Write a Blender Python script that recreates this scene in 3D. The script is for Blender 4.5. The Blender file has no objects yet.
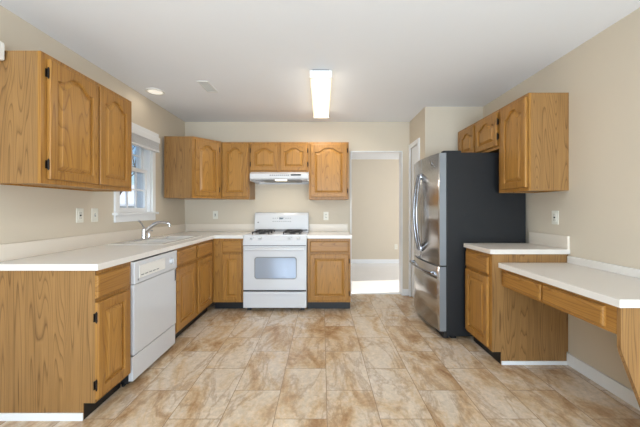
import bpy, bmesh, math, random
from mathutils import Vector, Matrix
PI = math.pi
random.seed(4)
SC = bpy.context.scene
COL = SC.collection
F = 300.0            # focal length in pixels of the 640x427 frame
VX = 322.0           # column of the vanishing point
H = 1.24             # lens height

# ------------------------------------------------------------------ camera
cd = bpy.data.cameras.new('camera'); cam = bpy.data.objects.new('camera', cd); COL.objects.link(cam)
cam.location = (0, 0, H); cam.rotation_euler = (PI/2, 0, 0)
cd.sensor_width = 36; cd.lens = F/640*36
cd.shift_x = -2/640; cd.shift_y = -4.7/640
cd.clip_start = .02
SC.camera = cam
# ------------------------------------------------------------------ world, sun, lights, exposure
w = bpy.data.worlds.new('sky'); SC.world = w; w.use_nodes = True
nt = w.node_tree; bg = nt.nodes['Background']
sky = nt.nodes.new('ShaderNodeTexSky'); sky.sky_type = 'NISHITA'; sky.sun_disc = False
sky.sun_elevation = math.radians(24); sky.sun_rotation = math.radians(75); sky.altitude = 50; sky.dust_density = .2; sky.ozone_density = 4
nt.links.new(sky.outputs[0], bg.inputs[0]); bg.inputs[1].default_value = .22
def light(name, kind, loc, rot, energy, color=(1, 1, 1), size=None, sy=None):
    l = bpy.data.lights.new(name, kind); l.energy = energy; l.color = color
    o = bpy.data.objects.new(name, l); COL.objects.link(o); o.location = loc; o.rotation_euler = rot
    if kind == 'AREA':
        l.size = size
        if sy: l.shape = 'RECTANGLE'; l.size_y = sy
    return o
sun = light('sun', 'SUN', (6, 6, 6), (0, 0, 0), 9.0, (1, .95, .88))
sun.rotation_euler = Vector((-.93, -.10, -.36)).to_track_quat('-Z', 'Y').to_euler(); sun.data.angle = .009
# added area lamp for rear daylight, tilted up to brighten the ceiling
light('rear_daylight_fill', 'AREA', (0.2, -2.45, .95), (PI/2+.8, 0, 0), 270, (.70, .85, 1.0), 3.4, 1.7)
light('hall_daylight', 'AREA', (4.2, 5.4, 1.5), (0, PI/2, 0), 75, (.82, .9, 1.0), 1.6, 1.6)
SC.view_settings.view_transform = 'Standard'; SC.view_settings.look = 'None'
SC.view_settings.gamma = 1; SC.view_settings.use_curve_mapping = False
SC.view_settings.exposure = -0.07

# ------------------------------------------------------------------ materials
def srgb(r, g, b):
    f = lambda c: (c/255/12.92 if c/255 <= .04045 else ((c/255+.055)/1.055)**2.4)
    return (f(r), f(g), f(b), 1)
def new_mat(name):
    m = bpy.data.materials.new(name); m.use_nodes = True
    return m, m.node_tree, m.node_tree.nodes['Principled BSDF']
def N(nt, t, **kw):
    n = nt.nodes.new(t)
    for k, v in kw.items():
        if k in n.inputs.keys(): n.inputs[k].default_value = v
        else: setattr(n, k, v)
    return n
def plain(name, col, rough=.5, metal=0, bump=0, bscale=200, emit=None, estr=0, var=.03, coat=0, vscale=3):
    m, nt, b = new_mat(name)
    tc = N(nt, 'ShaderNodeTexCoord')
    no = N(nt, 'ShaderNodeTexNoise', Scale=vscale, Detail=3.0)
    nt.links.new(tc.outputs['Object'], no.inputs['Vector'])
    mx = N(nt, 'ShaderNodeMix', data_type='RGBA')
    c = srgb(*col)
    mx.inputs[6].default_value = tuple(x*(1-var) for x in c[:3])+(1,)
    mx.inputs[7].default_value = tuple(min(1, x*(1+var)) for x in c[:3])+(1,)
    nt.links.new(no.outputs[0], mx.inputs[0]); nt.links.new(mx.outputs[2], b.inputs['Base Color'])
    b.inputs['Roughness'].default_value = rough; b.inputs['Metallic'].default_value = metal
    b.inputs['Coat Weight'].default_value = coat
    if bump:
        n2 = N(nt, 'ShaderNodeTexNoise', Scale=bscale, Detail=2.0)
        nt.links.new(tc.outputs['Object'], n2.inputs['Vector'])
        bp = N(nt, 'ShaderNodeBump', Strength=bump, Distance=.002)
        nt.links.new(n2.outputs[0], bp.inputs['Height']); nt.links.new(bp.outputs[0], b.inputs['Normal'])
    if emit:
        b.inputs['Emission Color'].default_value = srgb(*emit); b.inputs['Emission Strength'].default_value = estr
    return m
def oak(name, axis='z', light_c=(188, 136, 66), dark_c=(112, 68, 26), scale=1.0, rough=.33, contrast=1.0):
    """plain-sawn oak: long cathedral figure along the grain axis plus fine open pores"""
    m, nt, b = new_mat(name)
    L = nt.links.new
    tc = N(nt, 'ShaderNodeTexCoord'); oi = N(nt, 'ShaderNodeObjectInfo')
    sep = N(nt, 'ShaderNodeSeparateXYZ'); L(tc.outputs['Object'], sep.inputs[0])
    order = {'z': (0, 1, 2), 'x': (2, 1, 0), 'y': (2, 0, 1)}[axis]
    cmb = N(nt, 'ShaderNodeCombineXYZ')
    for i, k in enumerate(order): L(sep.outputs[k], cmb.inputs[i])
    rnd = N(nt, 'ShaderNodeMath', operation='MULTIPLY'); rnd.inputs[1].default_value = 37.0
    L(oi.outputs['Random'], rnd.inputs[0])
    add = N(nt, 'ShaderNodeVectorMath', operation='ADD'); L(cmb.outputs[0], add.inputs[0])
    rc = N(nt, 'ShaderNodeCombineXYZ'); L(rnd.outputs[0], rc.inputs[2]); L(rnd.outputs[0], rc.inputs[0]); L(rc.outputs[0], add.inputs[1])
    def mapped(sx, sz):
        mp = N(nt, 'ShaderNodeMapping'); mp.inputs['Scale'].default_value = (sx, sx, sz)
        L(add.outputs[0], mp.inputs[0]); return mp.outputs[0]
    # figure: iso-lines of a stretched noise -> cathedral arches
    n1 = N(nt, 'ShaderNodeTexNoise', Scale=1.0, Detail=1.2, Roughness=.4); L(mapped(7.5*scale, .5*scale), n1.inputs['Vector'])
    m1 = N(nt, 'ShaderNodeMath', operation='MULTIPLY'); m1.inputs[1].default_value = 26.0; L(n1.outputs[0], m1.inputs[0])
    fr = N(nt, 'ShaderNodeMath', operation='FRACT'); L(m1.outputs[0], fr.inputs[0])
    r1 = N(nt, 'ShaderNodeValToRGB'); L(fr.outputs[0], r1.inputs[0])
    e = r1.color_ramp.elements; e[0].position = 0; e[0].color = (1, 1, 1, 1); e[1].position = 1; e[1].color = (.95, .95, .95, 1)
    for p, v in ((.62, .92), (.84, .45), (.90, .0), (.95, .6)):
        q = e.new(p); q.color = (v, v, v, 1)
    # pores
    n2 = N(nt, 'ShaderNodeTexNoise', Scale=1.0, Detail=3.0, Roughness=.6); L(mapped(190, 5), n2.inputs['Vector'])
    n3 = N(nt, 'ShaderNodeTexNoise', Scale=1.0, Detail=2.0); L(mapped(30, 1.0), n3.inputs['Vector'])
    a = N(nt, 'ShaderNodeMath', operation='MULTIPLY'); a.inputs[1].default_value = .42*contrast; L(r1.outputs[0], a.inputs[0])
    bb = N(nt, 'ShaderNodeMath', operation='MULTIPLY_ADD'); bb.inputs[1].default_value = .55; L(n2.outputs[0], bb.inputs[0]); L(a.outputs[0], bb.inputs[2])
    cc = N(nt, 'ShaderNodeMath', operation='MULTIPLY_ADD'); cc.inputs[1].default_value = .5; L(n3.outputs[0], cc.inputs[0]); L(bb.outputs[0], cc.inputs[2])
    sb = N(nt, 'ShaderNodeMath', operation='SUBTRACT', use_clamp=True); sb.inputs[1].default_value = .25 + .1*(contrast-1); L(cc.outputs[0], sb.inputs[0])
    mx = N(nt, 'ShaderNodeMix', data_type='RGBA'); L(sb.outputs[0], mx.inputs[0])
    mx.inputs[6].default_value = srgb(*dark_c); mx.inputs[7].default_value = srgb(*light_c)
    L(mx.outputs[2], b.inputs['Base Color'])
    b.inputs['Roughness'].default_value = rough; b.inputs['Specular IOR Level'].default_value = .4
    bp = N(nt, 'ShaderNodeBump', Strength=.08, Distance=.002); L(n2.outputs[0], bp.inputs['Height']); L(bp.outputs[0], b.inputs['Normal'])
    return m
OAK = oak('oak_upright'); OAKX = oak('oak_level', 'x')
OAKP = oak('oak_panel', 'z', (196, 143, 70), (118, 74, 30), .9)
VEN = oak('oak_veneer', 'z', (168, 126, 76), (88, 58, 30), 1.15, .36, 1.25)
WALL = plain('beige_paint', (213, 200, 180), .75, bump=.05, var=.012)
CEIL = plain('ceiling_paint', (240, 241, 243), .85, bump=.08, var=.01)
TRIM = plain('white_trim_paint', (240, 240, 240), .4, var=.01)
LAM = plain('white_laminate', (236, 231, 224), .2, var=.012, bump=.02)
LAMB = plain('warm_white_laminate', (230, 218, 202), .35, var=.01)
LAMG = plain('speckled_laminate', (224, 216, 206), .35, var=.02)
ENAM = plain('white_enamel', (214, 214, 216), .2, var=.006, coat=.4)
PLAS = plain('white_plastic', (236, 234, 228), .4, var=.01)
ALM = plain('ivory_plastic', (232, 228, 215), .4, var=.01)
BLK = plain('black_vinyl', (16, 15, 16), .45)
IRON = plain('black_cast_iron', (34, 34, 36), .6, bump=.2)
HNG = plain('dark_bronze', (40, 34, 30), .45, .6)
GRY = plain('grey_mark', (130, 130, 132), .5)
DKG = plain('dark_slot', (30, 30, 32), .5)
DISP = plain('dark_display', (18, 24, 26), .12)
CHRM = plain('chrome', (225, 225, 228), .08, 1, var=.01)
SINKM = plain('sink_enamel', (226, 222, 216), .22, var=.01, coat=.3)
FRS = plain('charcoal_side', (12, 13, 16), .6, bump=.15, bscale=900)
EDGE = plain('grey_door_edge', (132, 136, 140), .4, .4)
SNOW = plain('snow', (236, 240, 246), .8, var=.03)
BARK = plain('bark', (70, 62, 56), .9, bump=.5, bscale=40)
NEED = plain('evergreen_needles', (48, 60, 50), .9, var=.3)
SIDING = plain('house_siding', (196, 200, 206), .8, var=.05)
GRASS = plain('winter_ground', (190, 190, 180), .95, var=.2)
HALLF = plain('pale_hall_vinyl', (236, 232, 228), .25, var=.04)
CANL = plain('can_lamp', (255, 250, 240), .5, emit=(255, 246, 230), estr=.55)
HOODL = plain('hood_lamp_lens', (255, 250, 235), .4, emit=(255, 240, 210), estr=1.3)
def lens_mat():
    m, nt, b = new_mat('fluorescent_lens')
    b.inputs['Base Color'].default_value = srgb(255, 246, 225); b.inputs['Roughness'].default_value = .5
    tc = N(nt, 'ShaderNodeTexCoord'); wv = N(nt, 'ShaderNodeTexWave', Scale=30.0); nt.links.new(tc.outputs['Object'], wv.inputs[0])
    bp = N(nt, 'ShaderNodeBump', Strength=.15, Distance=.002); nt.links.new(wv.outputs[0], bp.inputs['Height']); nt.links.new(bp.outputs[0], b.inputs['Normal'])
    b.inputs['Emission Color'].default_value = srgb(255, 238, 205); b.inputs['Emission Strength'].default_value = .95
    return m
LENS = lens_mat()
def steel(name, base=(196, 194, 192), r=.24):
    m, nt, b = new_mat(name)
    tc = N(nt, 'ShaderNodeTexCoord'); mp = N(nt, 'ShaderNodeMapping'); mp.inputs['Scale'].default_value = (3, 3, 500)
    no = N(nt, 'ShaderNodeTexNoise', Scale=1.0, Detail=2.0)
    nt.links.new(tc.outputs['Object'], mp.inputs[0]); nt.links.new(mp.outputs[0], no.inputs['Vector'])
    ma = N(nt, 'ShaderNodeMapRange'); ma.inputs[3].default_value = r-.04; ma.inputs[4].default_value = r+.06
    nt.links.new(no.outputs[0], ma.inputs[0]); nt.links.new(ma.outputs[0], b.inputs['Roughness'])
    b.inputs['Base Color'].default_value = srgb(*base); b.inputs['Metallic'].default_value = 1
    b.inputs['Anisotropic'].default_value = .4
    return m
STEEL = steel('brushed_stainless'); STEELD = steel('handle_stainless', (150, 150, 154), .18)
def glass_mat():
    m, nt, b = new_mat('window_glass')
    out = nt.nodes['Material Output']
    t = N(nt, 'ShaderNodeBsdfTransparent'); g = N(nt, 'ShaderNodeBsdfGlossy', Roughness=.02); lw = N(nt, 'ShaderNodeLayerWeight', Blend=.5); fz = N(nt, 'ShaderNodeMath', operation='POWER'); fz.inputs[1].default_value = 4.0; nt.links.new(lw.outputs['Facing'], fz.inputs[0])
    tc = N(nt, 'ShaderNodeTexCoord'); no = N(nt, 'ShaderNodeTexNoise', Scale=2.0); nt.links.new(tc.outputs['Object'], no.inputs['Vector'])
    cr = N(nt, 'ShaderNodeMapRange'); cr.inputs[3].default_value = .93; cr.inputs[4].default_value = .97
    nt.links.new(no.outputs[0], cr.inputs[0]); cc = N(nt, 'ShaderNodeCombineColor')
    for i in range(3): nt.links.new(cr.outputs[0], cc.inputs[i])
    nt.links.new(cc.outputs[0], t.inputs[0])
    mx = N(nt, 'ShaderNodeMixShader'); nt.links.new(fz.outputs[0], mx.inputs[0]); nt.links.new(t.outputs[0], mx.inputs[1]); nt.links.new(g.outputs[0], mx.inputs[2])
    nt.links.new(mx.outputs[0], out.inputs[0]); return m
GLASS = glass_mat()
OVENG = plain('oven_glass', (160, 170, 186), .12, .25, var=.05, coat=.5)  # bluish-white reflections are put into the glass colour
def floor_mat():
    m, nt, b = new_mat('travertine_tile'); L = nt.links.new
    tc = N(nt, 'ShaderNodeTexCoord'); sep = N(nt, 'ShaderNodeSeparateXYZ'); L(tc.outputs['Object'], sep.inputs[0])
    cmb = N(nt, 'ShaderNodeCombineXYZ')
    ax = N(nt, 'ShaderNodeMath', operation='ADD'); ax.inputs[1].default_value = -1.77 + .56*8 + .28; L(sep.outputs[1], ax.inputs[0])
    ay = N(nt, 'ShaderNodeMath', operation='ADD'); ay.inputs[1].default_value = -.03 + .3125*21; L(sep.outputs[0], ay.inputs[0])
    L(ax.outputs[0], cmb.inputs[0]); L(ay.outputs[0], cmb.inputs[1])
    def brick(mort):
        br = N(nt, 'ShaderNodeTexBrick'); L(cmb.outputs[0], br.inputs['Vector'])
        for k, v in (('Scale', 1.0), ('Brick Width', .56), ('Row Height', .3125), ('Mortar Size', mort), ('Mortar Smooth', .3)): br.inputs[k].default_value = v
        br.offset = .5; br.squash = 1; return br
    br = brick(.0019)
    br.inputs['Color1'].default_value = (0, 0, 0, 1); br.inputs['Color2'].default_value = (1, 1, 1, 1)
    # a rotation / offset of the stone pattern per tile
    mul = N(nt, 'ShaderNodeMath', operation='MULTIPLY'); mul.inputs[1].default_value = 2.6; L(br.outputs['Color'], mul.inputs[0])
    def cl(scl, det, rough, dist, sq=(1, 1, 1), rot=0.0):
        mp = N(nt, 'ShaderNodeMapping'); mp.inputs['Scale'].default_value = sq; mp.inputs['Rotation'].default_value = (0, 0, rot); L(tc.outputs['Object'], mp.inputs[0])
        n = N(nt, 'ShaderNodeTexNoise', noise_dimensions='4D', Scale=scl, Detail=det, Roughness=rough, Distortion=dist)
        L(mp.outputs[0], n.inputs['Vector']); L(mul.outputs[0], n.inputs['W']); return n.outputs[0]
    big = cl(2.0, 11, .66, .7, (1.7, .9, 1), .6); vein = cl(1.7, 8, .62, .9, (2.0, .7, 1), .7); fine = cl(34, 6, .7, .6)
    r1 = N(nt, 'ShaderNodeValToRGB'); L(big, r1.inputs[0]); e = r1.color_ramp.elements
    e[0].position = .30; e[0].color = srgb(152, 112, 76); e[1].position = .70; e[1].color = srgb(229, 215, 199)
    for p, c in ((.40, (192, 156, 117)), (.47, (214, 186, 152)), (.55, (223, 204, 180))):
        q = e.new(p); q.color = srgb(*c)
    sb = N(nt, 'ShaderNodeMath', operation='SUBTRACT'); sb.inputs[1].default_value = .5; L(vein, sb.inputs[0])
    ab = N(nt, 'ShaderNodeMath', operation='ABSOLUTE'); L(sb.outputs[0], ab.inputs[0])
    r2 = N(nt, 'ShaderNodeValToRGB'); L(ab.outputs[0], r2.inputs[0]); e = r2.color_ramp.elements
    e[0].position = 0; e[0].color = (.42, .42, .42, 1); e[1].position = .035; e[1].color = (0, 0, 0, 1)
    mx = N(nt, 'ShaderNodeMix', data_type='RGBA'); L(r2.outputs[0], mx.inputs[0]); L(r1.outputs[0], mx.inputs[6]); mx.inputs[7].default_value = srgb(150, 112, 76)
    r3 = N(nt, 'ShaderNodeMapRange'); r3.inputs[1].default_value = .3; r3.inputs[2].default_value = .7; r3.inputs[3].default_value = .76; r3.inputs[4].default_value = 1.12; L(fine, r3.inputs[0])
    vm = N(nt, 'ShaderNodeVectorMath', operation='SCALE'); L(mx.outputs[2], vm.inputs[0]); L(r3.outputs[0], vm.inputs['Scale'])
    mg = N(nt, 'ShaderNodeMix', data_type='RGBA'); L(br.outputs['Fac'], mg.inputs[0]); L(vm.outputs[0], mg.inputs[6]); mg.inputs[7].default_value = srgb(134, 106, 82)
    L(mg.outputs[2], b.inputs['Base Color'])
    b.inputs['Roughness'].default_value = .24
    bp = N(nt, 'ShaderNodeBump', Strength=.25, Distance=.002, invert=True); L(br.outputs['Fac'], bp.inputs['Height'])
    bp2 = N(nt, 'ShaderNodeBump', Strength=.06, Distance=.004); L(big, bp2.inputs['Height']); L(bp.outputs[0], bp2.inputs['Normal']); L(bp2.outputs[0], b.inputs['Normal'])
    return m
FLOOR = floor_mat()

# ------------------------------------------------------------------ mesh helpers
def bx(bm, x0, x1, y0, y1, z0, z1, bev=0, seg=2):
    if x1 < x0: x0, x1 = x1, x0
    if y1 < y0: y0, y1 = y1, y0
    if z1 < z0: z0, z1 = z1, z0
    r = bmesh.ops.create_cube(bm, size=1)
    for v in r['verts']:
        v.co = Vector(((x0+x1)/2+v.co.x*(x1-x0), (y0+y1)/2+v.co.y*(y1-y0), (z0+z1)/2+v.co.z*(z1-z0)))
    if bev:
        ed = {e for v in r['verts'] for e in v.link_edges}
        bmesh.ops.bevel(bm, geom=list(ed), offset=bev, segments=seg, profile=.6, affect='EDGES')
def boxes(*bs):
    bm = bmesh.new()
    for b in bs: bx(bm, *b)
    return bm
def cyl(bm, p0, p1, r0, r1=None, n=20, cap=True):
    p0, p1 = Vector(p0), Vector(p1); d = p1-p0
    q = d.to_track_quat('Z', 'Y').to_matrix().to_4x4(); q.translation = (p0+p1)/2
    bmesh.ops.create_cone(bm, cap_ends=cap, segments=n, radius1=r0, radius2=r0 if r1 is None else r1, depth=d.length, matrix=q)
def tube(bm, pts, rad, n=12, flat=None):
    """swept round tube through points; rad number or list"""
    pts = [Vector(p) for p in pts]; rings = []
    for i, p in enumerate(pts):
        t = (pts[min(i+1, len(pts)-1)]-pts[max(i-1, 0)]).normalized()
        up = Vector((0, 0, 1)) if abs(t.z) < .95 else Vector((0, 1, 0))
        if flat: up = Vector(flat)
        a = t.cross(up).normalized(); b = a.cross(t).normalized()
        r = rad[i] if isinstance(rad, (list, tuple)) else rad
        rings.append([bm.verts.new(p + a*r*math.cos(2*PI*k/n) + b*r*math.sin(2*PI*k/n)) for k in range(n)])
    for i in range(len(rings)-1):
        for k in range(n):
            bm.faces.new((rings[i][k], rings[i][(k+1) % n], rings[i+1][(k+1) % n], rings[i+1][k]))
    bm.faces.new(rings[0][::-1]); bm.faces.new(rings[-1])
def prism(bm, poly, a0, a1, axis='y', bev=0):
    """extrude a 2D polygon: axis y -> poly in (x,z); x -> (y,z); z -> (x,y)"""
    def P(p, a): return {'y': (p[0], a, p[1]), 'x': (a, p[0], p[1]), 'z': (p[0], p[1], a)}[axis]
    A = [bm.verts.new(P(p, a0)) for p in poly]; B = [bm.verts.new(P(p, a1)) for p in poly]
    n = len(poly); fs = [bm.faces.new(A), bm.faces.new(B[::-1])]
    for i in range(n): fs.append(bm.faces.new((A[i], B[i], B[(i+1) % n], A[(i+1) % n])))
    if bev:
        ed = {e for v in A+B for e in v.link_edges}
        bmesh.ops.bevel(bm, geom=list(ed), offset=bev, segments=2, profile=.6, affect='EDGES')
def obj(name, bm, mat, parent=None, loc=None, smooth=False):
    bmesh.ops.recalc_face_normals(bm, faces=bm.faces[:])
    me = bpy.data.meshes.new(name); bm.to_mesh(me); bm.free()
    if smooth:
        for p in me.polygons: p.use_smooth = True
        try: me.set_sharp_from_angle(angle=math.radians(40))
        except Exception: pass
    for mm in (mat if isinstance(mat, (list, tuple)) else [mat]): me.materials.append(mm)
    o = bpy.data.objects.new(name, me); COL.objects.link(o)
    if parent is not None: o.parent = parent
    if loc is not None: o.location = loc
    return o
def thing(name, label, cat, loc=(0, 0, 0), rz=0, group=None):
    o = bpy.data.objects.new(name, None); COL.objects.link(o); o.location = loc; o.rotation_euler = (0, 0, rz)
    o.empty_display_size = .1
    o['label'] = label; o['category'] = cat
    if group: o['group'] = group
    return o
def tag(o, label, cat, group=None, kind=None):
    o['label'] = label; o['category'] = cat
    if group: o['group'] = group
    if kind: o['kind'] = kind
    return o
def struct(name, bm, mat, label=None, parent=None):
    o = obj(name, bm, mat, parent)
    if parent is None: o['kind'] = 'structure'
    if label: o['label'] = label; o['category'] = name.split('_')[0]
    return o

# ------------------------------------------------------------------ key distances (metres)
D = lambda s: F/s
LW, RW = -1.965, 1.965
YB = D(69.8)            # back wall
YF = D(82.0)            # fronts of the back cabinets
YR = -2.6               # rear wall
HC = 2.485
LF, RF = -1.33, 1.356   # fronts of left / right base cabinets
AX = (425-VX)/82.0      # side of the closet box
CT, CU = .918, .880     # worktop top / underside
dL = lambda px, x: F/((VX-px)/-x)    # distance of a point on the plane x seen at pixel column px
dR = lambda px, x: F/((px-VX)/x)
HX0, HX1 = LW-.1, 5.0   # hall extents
YH = D(43.7)            # far wall of the hall
OX0, OX1, OZ = (350.5-VX)/69.8, (402.5-VX)/69.8, 1.24+57.8/69.8

# ------------------------------------------------------------------ setting
struct('floor', boxes((LW-.16, RW+.16, YR-.1, YB+.14, -.12, 0)), FLOOR, 'brown and cream marbled stone tile floor of the kitchen')
struct('floor_hall', boxes((LW-.16, HX1, YB+.14, YH+.1, -.12, 0)), HALLF, 'pale floor of the hall beyond the doorway')
struct('ceiling', boxes((LW-.16, RW+.16, YR-.1, YB+.14, HC, HC+.12)), CEIL, 'smooth white kitchen ceiling')
struct('ceiling_hall', boxes((LW-.16, HX1, YB+.14, YH+.1, 2.37, HC+.12)), CEIL, 'white ceiling of the hall beyond the doorway')
WY0, WY1, WZ0, WZ1 = dL(118, LW), dL(151, LW), 1.185, 2.03
struct('wall_left', boxes((LW-.16, LW, YR, WY0, 0, HC), (LW-.16, LW, WY1, YB+.14, 0, HC),
       (LW-.16, LW, WY0, WY1, 0, WZ0), (LW-.16, LW, WY0, WY1, WZ1, HC)), WALL, 'beige left wall with a window over the sink')
struct('wall_right', boxes((RW, RW+.16, YR, YB+.14, 0, HC)), WALL, 'beige right wall behind the desk')
struct('wall_back', boxes((LW, OX0, YB, YB+.14, 0, HC), (OX1, RW, YB, YB+.14, 0, HC), (OX0, OX1, YB, YB+.14, OZ, HC)), WALL, 'beige back wall behind the stove with a cased opening')
# closet box right of the opening, with a door in its side
DZ = 2.09; DY0, DY1 = dR(418.5, AX), dR(410.8, AX)
struct('wall_closet', boxes((AX, RW, YF, YF+.1, 0, HC), (AX, AX+.1, YF+.1, DY0, 0, HC), (AX, AX+.1, DY1, YB, 0, HC), (AX, AX+.1, DY0, DY1, DZ, HC)), WALL, 'beige closet corner behind the refrigerator')
cas = boxes((AX-.018, AX+.01, DY0-.06, DY0, 0, DZ+.06, .003), (AX-.018, AX+.01, DY1, DY1+.055, 0, DZ+.06, .003), (AX-.018, AX+.01, DY0, DY1, DZ, DZ+.06, .003))
dr = struct('door_1', boxes((AX+.012, AX+.05, DY0, DY1, .01, DZ)), TRIM, 'narrow white closet door beside the refrigerator')
struct('door_casing', cas, TRIM, parent=dr)
obj('panel_moulding', boxes((AX+.004, AX+.012, DY0+.06, DY1-.06, 1.1, DZ-.12, .003), (AX+.004, AX+.012, DY0+.06, DY1-.06, .2, 1.0, .003)), TRIM, dr)
# hall: right wall has a big window the sun comes through
SW = (4.75, 5.7)
struct('wall_hall_back', boxes((LW-.16, HX1, YH, YH+.12, 0, HC)), WALL, 'beige far wall of the hall beyond the opening')
struct('wall_hall_left', boxes((LW-.16, LW, YB+.14, YH, 0, HC)), WALL, 'left wall of the hall')
struct('wall_hall_front', boxes((RW+.16, HX1, YB+.02, YB+.14, 0, HC)), WALL, 'front wall of the hall')
struct('wall_hall_right', boxes((HX1, HX1+.12, YB, SW[0], 0, HC), (HX1, HX1+.12, SW[1], YH+.1, 0, HC), (HX1, HX1+.12, SW[0], SW[1], 2.1, HC)), WALL, 'right wall of the hall with a glazed door')
hd = struct('window_2', boxes((HX1+.02, HX1+.08, SW[0], SW[0]+.07, 0, 2.1), (HX1+.02, HX1+.08, SW[1]-.07, SW[1], 0, 2.1), (HX1+.02, HX1+.08, SW[0], SW[1], 2.03, 2.1), (HX1+.02, HX1+.08, SW[0], SW[1], 0, .08)), TRIM, 'white glazed door of the hall')
obj('pane', boxes((HX1+.045, HX1+.052, SW[0]+.07, SW[1]-.07, .08, 2.03)), GLASS, hd)
struct('baseboard_hall', boxes((LW, HX1, YH-.015, YH, 0, .085, .003)), TRIM, 'white baseboard on the far hall wall')
# rear wall with wide glazed opening (behind the viewpoint)
struct('wall_rear', boxes((LW-.16, -1.6, YR-.12, YR, 0, HC), (1.9, RW+.16, YR-.12, YR, 0, HC), (-1.6, 1.9, YR-.12, YR, 2.3, HC)), WALL, 'beige rear wall with wide patio opening')
# baseboards
YD = F/125.3            # plane of the right cabinet's end panel
struct('baseboard_right', boxes((RW-.016, RW, YR, YD-.002, 0, .093, .004)), TRIM, 'white baseboard under the desk')
struct('baseboard_back', boxes((OX1, AX-.02, YB-.014, YB, 0, .09, .003)), TRIM, 'white baseboard between opening and closet')
struct('trim_1', boxes((OX1-.012, OX1, YB-.004, YB+.145, 0, OZ), (OX0, OX0+.012, YB-.004, YB+.145, 0, OZ), (OX0, OX1, YB-.004, YB+.145, OZ-.012, OZ)), TRIM, 'white painted lining of the doorway')
struct('trim_2', boxes((OX0, OX1, YB+.06, YB+.15, 0, .006, .002)), TRIM, 'white threshold strip in the doorway')

# ---- window over the sink
wn = thing('window_1', 'white double hung window over the kitchen sink', 'window', (LW, (WY0+WY1)/2, WZ0)); wn['kind'] = 'structure'
hw = (WY1-WY0)/2; hh = WZ1-WZ0
obj('window_casing', boxes((0, .02, -hw-.062, -hw, 0, hh+.06, .004), (0, .02, hw, hw+.062, 0, hh+.06, .004), (0, .02, -hw, hw, hh, hh+.06, .004)), TRIM, wn)
obj('window_jamb', boxes((-.16, 0, -hw, -hw+.02, 0, hh), (-.16, 0, hw-.02, hw, 0, hh), (-.16, 0, -hw, hw, hh-.02, hh), (-.16, 0, -hw, hw, 0, .02)), TRIM, wn)
obj('window_stool', boxes((-.02, .05, -hw-.08, hw+.08, -.006, .018, .005)), TRIM, wn)
obj('window_apron', boxes((0, .02, -hw-.062, hw+.062, -.075, -.006, .004)), TRIM, wn)
obj('window_cornice', boxes((0, .05, -hw-.075, hw+.075, hh+.03, hh+.085, .006)), TRIM, wn)
zm = .475
def sash(z0, z1, x, cols, rows):
    bs = [(x-.02, x+.02, -hw+.02, -hw+.065, z0, z1), (x-.02, x+.02, hw-.065, hw-.02, z0, z1), (x-.02, x+.02, -hw+.065, hw-.065, z1-.04, z1), (x-.02, x+.02, -hw+.065, hw-.065, z0, z0+.045)]
    s = obj('sash', boxes(*bs), TRIM, wn)
    a, b = -hw+.065, hw-.065; g = []
    for i in range(1, cols): g.append((x-.008, x+.008, a+(b-a)*i/cols-.008, a+(b-a)*i/cols+.008, z0+.045, z1-.04))
    for i in range(1, rows): g.append((x-.007, x+.007, a, b, z0+.045+(z1-z0-.085)*i/rows-.008, z0+.045+(z1-z0-.085)*i/rows+.008))
    obj('muntin', boxes(*g), TRIM, s)
    obj('pane', boxes((x-.002, x+.002, a, b, z0+.045, z1-.04)), GLASS, s)
sash(.02, zm+.02, -.05, 3, 2); sash(zm-.02, hh-.02, -.095, 3, 2)
bl = thing('window_blind', 'white blind drawn up into a stack at the window head', 'blind', (LW+.01, (WY0+WY1)/2, WZ1-.12))
obj('head_rail', boxes((.011, .07, -hw-.05, hw+.05, .085, .15, .006)), TRIM, bl)
st = bmesh.new()
for i in range(14): bx(st, .016, .064, -hw-.04, hw+.04, .002+i*.006, .005+i*.006)
obj('slat_stack', st, TRIM, bl)
obj('bottom_rail', boxes((.014, .066, -hw-.045, hw+.045, -.018, .001, .004)), TRIM, bl)

# ------------------------------------------------------------------ cabinet parts
def loops_panel(w, h, arch, rail, stile, t, n=14):
    """closed loops (lists of points) for a raised panel door front, bottom-left origin; y=-depth outwards"""
    def opening(ins):
        x0, x1, z0 = stile+ins, w-stile-ins, rail+ins
        ztop = h-rail-ins
        def top(u):        # u in -1..1
            if not arch: return ztop
            a = abs(u); 
            s = 1 if a < .12 else (.5+.5*math.cos(PI*min(1, (a-.12)/.66)))
            return ztop-arch+arch*s**.8
        P = []
        for i in range(n): P.append((x0+(x1-x0)*i/n, z0))
        zr = top(1)
        for i in range(n): P.append((x1, z0+(zr-z0)*i/n))
        for i in range(n*2): u = 1-2*i/(n*2); P.append(((x0+x1)/2+u*(x1-x0)/2, top(u)))
        for i in range(n): P.append((x0, zr+(z0-zr)*i/n))
        return P
    def rect(ins):
        x0, x1, z0, z1 = ins, w-ins, ins, h-ins; P = []
        for i in range(n): P.append((x0+(x1-x0)*i/n, z0))
        for i in range(n): P.append((x1, z0+(z1-z0)*i/n))
        for i in range(n*2): P.append((x1+(x0-x1)*i/(n*2), z1))
        for i in range(n): P.append((x0, z1+(z0-z1)*i/n))
        return P
    return opening, rect
def rings(bm, ls, start_cap=False, end_cap=True):
    vs = [[bm.verts.new((p[0], y, p[1])) for p in P] for P, y in ls]
    for a, b in zip(vs, vs[1:]):
        m = len(a)
        for i in range(m): bm.faces.new((a[i], a[(i+1) % m], b[(i+1) % m], b[i]))
    if start_cap: bm.faces.new(vs[0])
    if end_cap:
        f = bm.faces.new(vs[-1]); bmesh.ops.triangulate(bm, faces=[f])
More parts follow.
